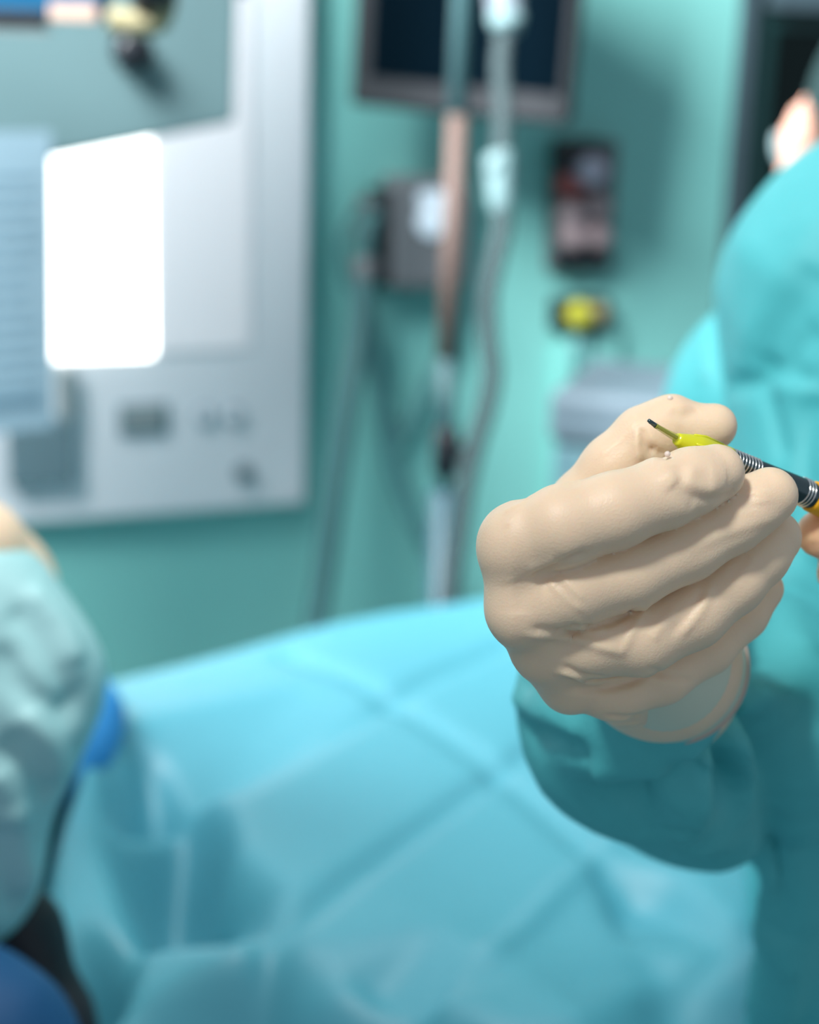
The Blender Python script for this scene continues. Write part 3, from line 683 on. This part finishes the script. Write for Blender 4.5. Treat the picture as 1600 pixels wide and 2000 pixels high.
hl = [
 # nail of the index finger seen through the glove
 ([(1338, 905), (1332, 940), (1345, 962), (1380, 975), (1418, 970), (1440, 950)], 1.6 * mm, -.75 * mm),
 ([(1352, 905), (1350, 935), (1372, 955), (1410, 955)], 2.4 * mm, .55 * mm),
 ([(1385, 930), (1420, 935)], 3.5 * mm, .5 * mm),
 ([(1300, 925), (1320, 945)], 2.5 * mm, .5 * mm), ([(1318, 908), (1325, 925)], 2 * mm, -.45 * mm),
 ([(1310, 950), (1330, 970), (1360, 990)], 2.2 * mm, -.6 * mm),
 # fold between index and middle knuckles, running out into the palm back
 ([(1040, 1128), (1075, 1112), (1110, 1096), (1150, 1080)], 1.6 * mm, -1.3 * mm),
 ([(1030, 1112), (1065, 1104), (1090, 1098)], 2.0 * mm, .5 * mm),
 ([(1000, 1135), (1010, 1165), (1012, 1200)], 4 * mm, -.5 * mm),
 # wrinkle across the middle finger
 ([(1070, 1135), (1100, 1160), (1140, 1195)], .9 * mm, .4 * mm), ([(1085, 1140), (1125, 1180)], .8 * mm, -.35 * mm), ([(1100, 1130), (1140, 1170)], .8 * mm, .3 * mm),
 # pleats under the middle finger
 ([(1085, 1238), (1130, 1222), (1160, 1226), (1200, 1212), (1240, 1190)], 1.1 * mm, -1.3 * mm),
 ([(1030, 1240), (1070, 1242), (1120, 1246), (1170, 1262), (1220, 1275)], 1.5 * mm, 1.0 * mm),
 ([(1040, 1228), (1085, 1232), (1130, 1236)], 1.2 * mm, -.6 * mm),
 ([(1130, 1215), (1150, 1230), (1185, 1225)], 1.2 * mm, .9 * mm),
 ([(1265, 1175), (1255, 1200), (1235, 1235), (1215, 1275)], 1.1 * mm, .6 * mm),
 ([(1320, 1190), (1290, 1225), (1275, 1250)], 1.4 * mm, .5 * mm),
 ([(1390, 1140), (1370, 1190), (1330, 1240)], 1.4 * mm, .6 * mm), ([(1375, 1150), (1350, 1195), (1310, 1240)], 1.3 * mm, -.5 * mm),
 ([(1480, 1085), (1450, 1120), (1410, 1165)], 1.8 * mm, .35 * mm), ([(1465, 1085), (1425, 1135)], 1.5 * mm, -.3 * mm),
 # long facet on the middle finger
 ([(1525, 1010), (1460, 1030), (1390, 1050), (1330, 1085)], 1.9 * mm, .35 * mm), ([(1505, 1022), (1440, 1048), (1370, 1083)], 1.8 * mm, -.2 * mm),
 ([(1482, 955), (1490, 985)], 3 * mm, .5 * mm), ([(1465, 965), (1468, 995)], 2.6 * mm, -.4 * mm),
 # pleats of the little finger knuckle
 ([(1085, 1310), (1120, 1318), (1150, 1332), (1180, 1330), (1210, 1322)], 1.2 * mm, 1.1 * mm),
 ([(1100, 1300), (1140, 1318), (1180, 1322)], 1.0 * mm, -.8 * mm),
 ([(1110, 1345), (1160, 1346), (1210, 1338), (1260, 1322)], 1.4 * mm, -1.2 * mm),
 ([(1270, 1305), (1310, 1320), (1350, 1330)], 1.1 * mm, -.6 * mm), ([(1250, 1318), (1300, 1335)], 1.2 * mm, .5 * mm),
 ([(1185, 1398), (1220, 1402), (1250, 1398)], 1.4 * mm, -.8 * mm), ([(1160, 1405), (1210, 1414), (1250, 1410)], 1.0 * mm, .7 * mm),
 # knuckle highlights
 ([(985, 1000), (1015, 985), (1060, 952)], .8 * mm, .4 * mm), ([(1020, 990), (1000, 1015), (985, 1025)], .8 * mm, .35 * mm),
 ([(1085, 948), (1120, 942), (1150, 938)], .8 * mm, .4 * mm),
 # thumb: crease at the joint
 ([(1252, 838), (1257, 852), (1266, 870), (1282, 886)], 1.2 * mm, -.9 * mm), ([(1248, 838), (1245, 870), (1250, 900)], 1.1 * mm, .9 * mm),
 ([(1268, 875), (1290, 888), (1310, 893)], 1.6 * mm, -.9 * mm),
 ([(1310, 800), (1335, 812), (1350, 806), (1368, 800)], 1.8 * mm, -.7 * mm),
 ([(1170, 890), (1210, 860), (1245, 820)], 1.2 * mm, .4 * mm),
]
V = folds(V, Q, hl)
gv = pydata('glove', V, Q, 'glove', pr); gv['label'] = 'cream latex glove closed around the instrument'
# cuff film and its rolled bead
def ring(c, ax, rad, n=56, ecc=1.0):
    ax = ax / np.linalg.norm(ax); a = np.cross(ax, UP); a /= np.linalg.norm(a); b = np.cross(ax, a)
    return [c + rad * (a * math.cos(t) + b * math.sin(t) * ecc) for t in [2 * math.pi * i / n for i in range(n)]]
axc = P(1310, 1330, .575) - P(1270, 1255, .50)
rings = []
for (px, py, d_, rp) in ((1262, 1262, .492, 118), (1276, 1276, .505, 145), (1290, 1290, .518, 156), (1300, 1297, .530, 153), (1306, 1300, .540, 150)):
    rings.append(ring(P(px, py, d_), axc, rp * d_ / F))
Vc = np.array(rings).reshape(-1, 3); n_ = 56
Fc = [(i * n_ + j, i * n_ + (j + 1) % n_, (i + 1) * n_ + (j + 1) % n_, (i + 1) * n_ + j) for i in range(len(rings) - 1) for j in range(n_)]
cf = pydata('glove_cuff', Vc, Fc, 'cuff', gv)
rg = rings[-1]; bm = bmesh.new()
bp = np.array(rg + [rg[0]]); sweep(bm, bp, .0011, 8, caps=False); obj('cuff_bead', bm, 'cuffrim', gv, smooth=True)
ball('droplet', P(1309, 778, .4800), .0008, 'water', gv); ball('droplet', P(1304, 887, .4440), .0008, 'water', gv)
# --- right hand, mostly beyond the frame
c0 = K(1930, 1200, .575, 175)
rf = [[K(1603, 1042, .4980, 49), K(1680, 1062, .502, 62), K(1780, 1120, .52, 68)],
      [K(1640, 1120, .505, 46), K(1720, 1140, .51, 60), K(1790, 1180, .53, 66)],
      [K(1660, 1200, .515, 46), K(1730, 1230, .52, 58), K(1800, 1245, .54, 64)],
      [K(1700, 1290, .53, 40), K(1760, 1310, .535, 50), K(1830, 1300, .55, 58)],
      [K(1650, 960, .50, 50), K(1730, 960, .51, 60), K(1830, 1060, .54, 70)]]
def hand2(X):
    d = seg_d(X, c0[0], P(1960, 1230, .62), .027, .024)
    for f_ in rf:
        e = smin(chain(X, f_, .003), seg_d(X, f_[-1][0], c0[0], f_[-1][1], .02), .006); d = smin(d, e, .003)
    return d
aj = np.array([j[0] for f_ in rf for j in f_] + [c0[0], P(1960, 1230, .62)])
V, Q = nets(hand2, aj.min(0) - .03, aj.max(0) + .03, .002); V = relax(V, Q, 2)
V = folds(V, Q, [([(1575, 1075), (1590, 1068), (1600, 1072)], .0015, -.0008)])
pydata('glove', V, Q, 'glove2', pr)['label'] = 'warm-toned fingertip of the second gloved hand'
# --- head (beyond the frame)
def head(prt, c, face, sc=1.0, skin='skin', cap='cap', maskm='mask'):
    face = np.array(face, float); face /= np.linalg.norm(face); side = np.cross(WZ, face); c = np.array(c)
    q = lambda a, b, z: c + (side * a + face * b + WZ * z) * sc
    def f(X):
        Y = (X - c) / sc; L = np.stack([Y @ side, Y @ face, Y[:, 2]], 1)
        d = (np.linalg.norm(L / np.array([.072, .092, .112]), axis=1) - 1) * .075
        d = smin(d, seg_d(L, np.array([0, .02, -.06]), np.array([0, .055, -.095]), .05, .028), .02)
        d = smin(d, seg_d(L, np.array([0, .088, .005]), np.array([0, .108, -.03]), .008, .013), .012)
        for s in (-1, 1):
            d = np.maximum(d, -(np.linalg.norm(L - np.array([s * .032, .104, .012]), axis=1) - .017))
            e = np.linalg.norm((L - np.array([s * .078, -.004, -.005])) / np.array([.008, .018, .032]), axis=1) - 1
            d = smin(d, e * .008, .006)
        d = smin(d, seg_d(L, np.array([0, -.02, -.06]), np.array([0, -.035, -.15]), .047, .050), .015)
        return d * sc
    V, Q = nets(f, c - .25 * sc, c + np.array([.15, .15, .15]) * sc, .004 * sc); V = relax(V, Q, 1)
    h = pydata('head', V, Q, skin, prt)
    def g(X):
        Y = (X - c) / sc; L = np.stack([Y @ side, Y @ face, Y[:, 2]], 1)
        d = (np.linalg.norm(L / np.array([.080, .100, .120]), axis=1) - 1) * .08
        return np.maximum(d, .030 + .55 * L[:, 1] - L[:, 2]) * sc
    V, Q = nets(g, c - .16 * sc, c + .16 * sc, .004 * sc); pydata('surgical_cap', relax(V, Q, 2), Q, cap, prt)
    def gm(X):
        Y = (X - c) / sc; L = np.stack([Y @ side, Y @ face, Y[:, 2]], 1)
        d = (np.linalg.norm((L - np.array([0, .03, -.05])) / np.array([.062, .088, .062]), axis=1) - 1) * .06
        return np.maximum(d, -(L[:, 1] - .03)) * sc
    V, Q = nets(gm, c - .16 * sc, c + .16 * sc, .004 * sc); pydata('face_mask', relax(V, Q, 2), Q, maskm, prt)
    for s in (-1, 1): ball('eye', q(s * .032, .083, .012), .012, 'label', h)
sh = P(1830, 380, 1.08)
head(pr, sh + np.array([-.02, -.02, .25]), (-.8, -.4, 0), cap='gown')

# --- the instrument
ins = empty('surgical_handpiece', 'slim ringed steel handpiece with yellow silicone tip held in the fingers', 'surgical instrument')
I0 = P(1270, 824, .4520); I1 = P(1600, 984, .4950)
def I(px, py, d_): return P(px, py, d_)
ax_pts = [(1338, 862), (1400, 890), (1450, 907), (1500, 925), (1572, 968), (1620, 990), (1800, 1075)]
def idep(px): return .4545 + (px - 1270) * .000105
A_ = [P(x, y, idep(x)) for x, y in ax_pts]
tube('needle', [P(1270, 824, idep(1270)), P(1300, 842, idep(1300)), P(1345, 868, idep(1345))], [.00055, .00050, .0006], 'steel', ins, n=5)
tube('needle_tip', [P(1267, 821, idep(1267)), P(1283, 833, idep(1283))], [.00050, .00072], 'steel', ins, n=1)
q = tube('irrigation_sleeve', [P(1280, 831, idep(1280)), P(1305, 846, idep(1305)), P(1335, 862, idep(1335))], [.0007, .0009, .0013], 'silicone_thin', ins, n=5)
q = tube('silicone_hub', [P(1322, 857, idep(1322)), P(1345, 868, idep(1345)), P(1365, 876, idep(1365)), P(1395, 886, idep(1395)), P(1425, 893, idep(1425))], [.0016, .0030, .0038, .0034, .0028], 'silicone', ins, n=5)
q['label'] = 'yellow silicone hub'
for t_ in range(6):
    an = t_ * math.pi / 3; ax = (A_[1] - A_[0]); ax /= np.linalg.norm(ax); s1 = np.cross(ax, UP); s1 /= np.linalg.norm(s1); s2 = np.cross(ax, s1)
    o_ = s1 * math.cos(an) + s2 * math.sin(an)
    tube('rib', [P(1345, 868, idep(1345)) + o_ * .0030, P(1365, 876, idep(1365)) + o_ * .0038, P(1400, 887, idep(1400)) + o_ * .0032], .0004, 'silicone', q, n=1, seg=6)
# steel body, a run of rings
b0, b1 = P(1415, 890, idep(1415)), P(1584, 968, idep(1584)); bx_ = b1 - b0; BL = np.linalg.norm(bx_); bx_ /= BL
prof = []; t = 0.0; base = .0027
ringpos = [.0035, .0055, .0072, .0088, .0104, .0126]
def body_r(t):
    r = .0026 + .0013 * min(1, t / BL * 1.15)
    return r
ts = np.linspace(0, BL, 560); rad = np.array([body_r(t) for t in ts])
bm = bmesh.new(); sweep(bm, [b0 + bx_ * t for t in ts], rad, 40); sb = obj('steel_body', bm, 'steel', ins, smooth=True)
for g_ in list(np.arange(.0022, .0122, .00118)) + [BL - .0046, BL - .0034, BL - .0022]:
    c_ = b0 + bx_ * g_; rr_ = body_r(g_)
    rn = tube('ring', [c_ - bx_ * .00022, c_ - bx_ * .00012, c_, c_ + bx_ * .00006, c_ + bx_ * .00012], [rr_ - .0003, rr_ + .0001, rr_ + .00032, rr_ + .0003, rr_ - .0002], 'chrome_ring', sb, n=1, seg=40)
tube('amber_collar', [b1 - bx_ * .0002, b1 + bx_ * .0006, b1 + bx_ * .02], [.0042, .0046, .0050], 'amber', ins, n=1, seg=32)
tube('instrument_cable', [b1 + bx_ * .02, b1 + bx_ * .05, b1 + bx_ * .08 - WZ * .01, b1 + bx_ * .11 - WZ * .05], .0022, 'unit', ins)

# ================================================================== person on the left
pl = empty('person', 'person at the left edge in a pale teal gown, only one sleeve in view', 'person')
D2 = .88
lf_ = [K(-60, 1180, D2, 128), K(-20, 1255, D2, 150), K(38, 1335, D2, 148), K(-15, 1450, D2, 150), K(-70, 1600, D2 + .02, 150), K(-90, 1700, D2 + .02, 170)]
lbody = [K(-480, 1300, D2 + .1, 330), K(-400, 1900, D2 + .12, 360)]
lsh = [K(-60, 1180, D2, 128), K(-300, 1240, D2 + .06, 200)]
lb2 = (lbody[-1][0] * np.array([1, 1, 0]) + np.array([0, 0, .32]), .16)
def gown2(X):
    d = chain(X, lf_, .02); d = smin(d, chain(X, lbody + [lb2], .03), .03); d = smin(d, chain(X, lsh, .03), .03)
    d = np.maximum(d, -(X[:, 2] - .3))
    return d + wob(X, 30, 8) * .0025
aj = np.array([j[0] for j in lf_ + lbody] + [lb2[0]])
V, Q = nets(gown2, [aj[:, 0].min() - .14, aj[:, 1].min() - .14, .27], aj.max(0) + .13, .007); V = relax(V, Q, 2); V, Q = subdivide(V, Q)
V = folds(V, Q, [([(20, 1180), (70, 1240), (130, 1330), (170, 1380)], .009, -.005), ([(0, 1250), (40, 1340), (100, 1385), (160, 1390)], .008, -.006), ([(60, 1380), (90, 1450), (120, 1520)], .008, .005),
 ([(0, 1440), (60, 1510), (90, 1570)], .010, -.006), ([(20, 1560), (30, 1650), (60, 1740)], .010, .006), ([(0, 1600), (10, 1700), (30, 1790)], .008, -.006), ([(50, 1150), (120, 1220), (150, 1300)], .008, .004), ([(0, 1500), (40, 1600)], .01, .004)])
pydata('gown', V, Q, 'gown_pale', pl)
g2 = [K(-40, 1180, D2 + .02, 115), K(-18, 1150, D2 + .02, 122), K(-50, 1075, D2 + .0, 105)]
fk = [[K(-60 - 50 * i, 1030 + 8 * i, D2 + .0 + .012 * i, 55), K(-110 - 50 * i, 930 + 12 * i, D2 - .02 + .012 * i, 48), K(-170 - 50 * i, 880 + 20 * i, D2 - .03 + .012 * i, 42)] for i in range(4)]
fk.append([K(-20, 1100, D2, 60), K(30, 1130, D2 + .005, 50), K(75, 1165, D2 + .01, 45)])
def hand3(X):
    d = chain(X, g2, .01)
    for f_ in fk: d = smin(d, chain(X, f_, .004), .006)
    return d
aj = np.array([j[0] for f_ in fk + [g2] for j in f_])
V, Q = nets(hand3, aj.min(0) - .035, aj.max(0) + .035, .003)
pydata('glove', relax(V, Q, 2), Q, 'glove', pl)
head(pl, P(-480, 1300, D2 + .1) + np.array([-.02, -.02, .245]), (.7, .5, 0), cap='gown_pale')

# ================================================================== person behind the shoulder
pb = empty('person', 'person behind the teal shoulder at upper right, only a pink ear showing', 'person')
hc = P(1742, 250, 1.55)
js = [(hc + np.array([0, 0, -.20]), .06), (hc + np.array([0, 0, -.38]), .15), (hc + np.array([0, 0, -.9]), .15)]
def body3(X): return np.maximum(chain(X, js, .04), -(X[:, 2] - .25))
V, Q = nets(body3, np.array([hc[0] - .2, hc[1] - .2, .2]), np.array([hc[0] + .2, hc[1] + .2, hc[2] - .1]), .012); pydata('scrubs', relax(V, Q, 2), Q, 'scrub', pb)
head(pb, hc, (.35, 1, 0))
ec = P(1562, 268, 1.5); eu = P(1548, 400, 1.5)
er = blob('ear', [K(1568, 228, 1.5, 26), K(1562, 275, 1.5, 36), K(1556, 340, 1.5, 36)], 'skin', .003, .01, .0005, 60, 2, parent=pb)
er['label'] = 'pink ear'
tube('mask_strap', [P(1524, 262, 1.5), P(1518, 285, 1.5), P(1535, 320, 1.5), P(1600, 330, 1.5)], .005, 'mask', pb)
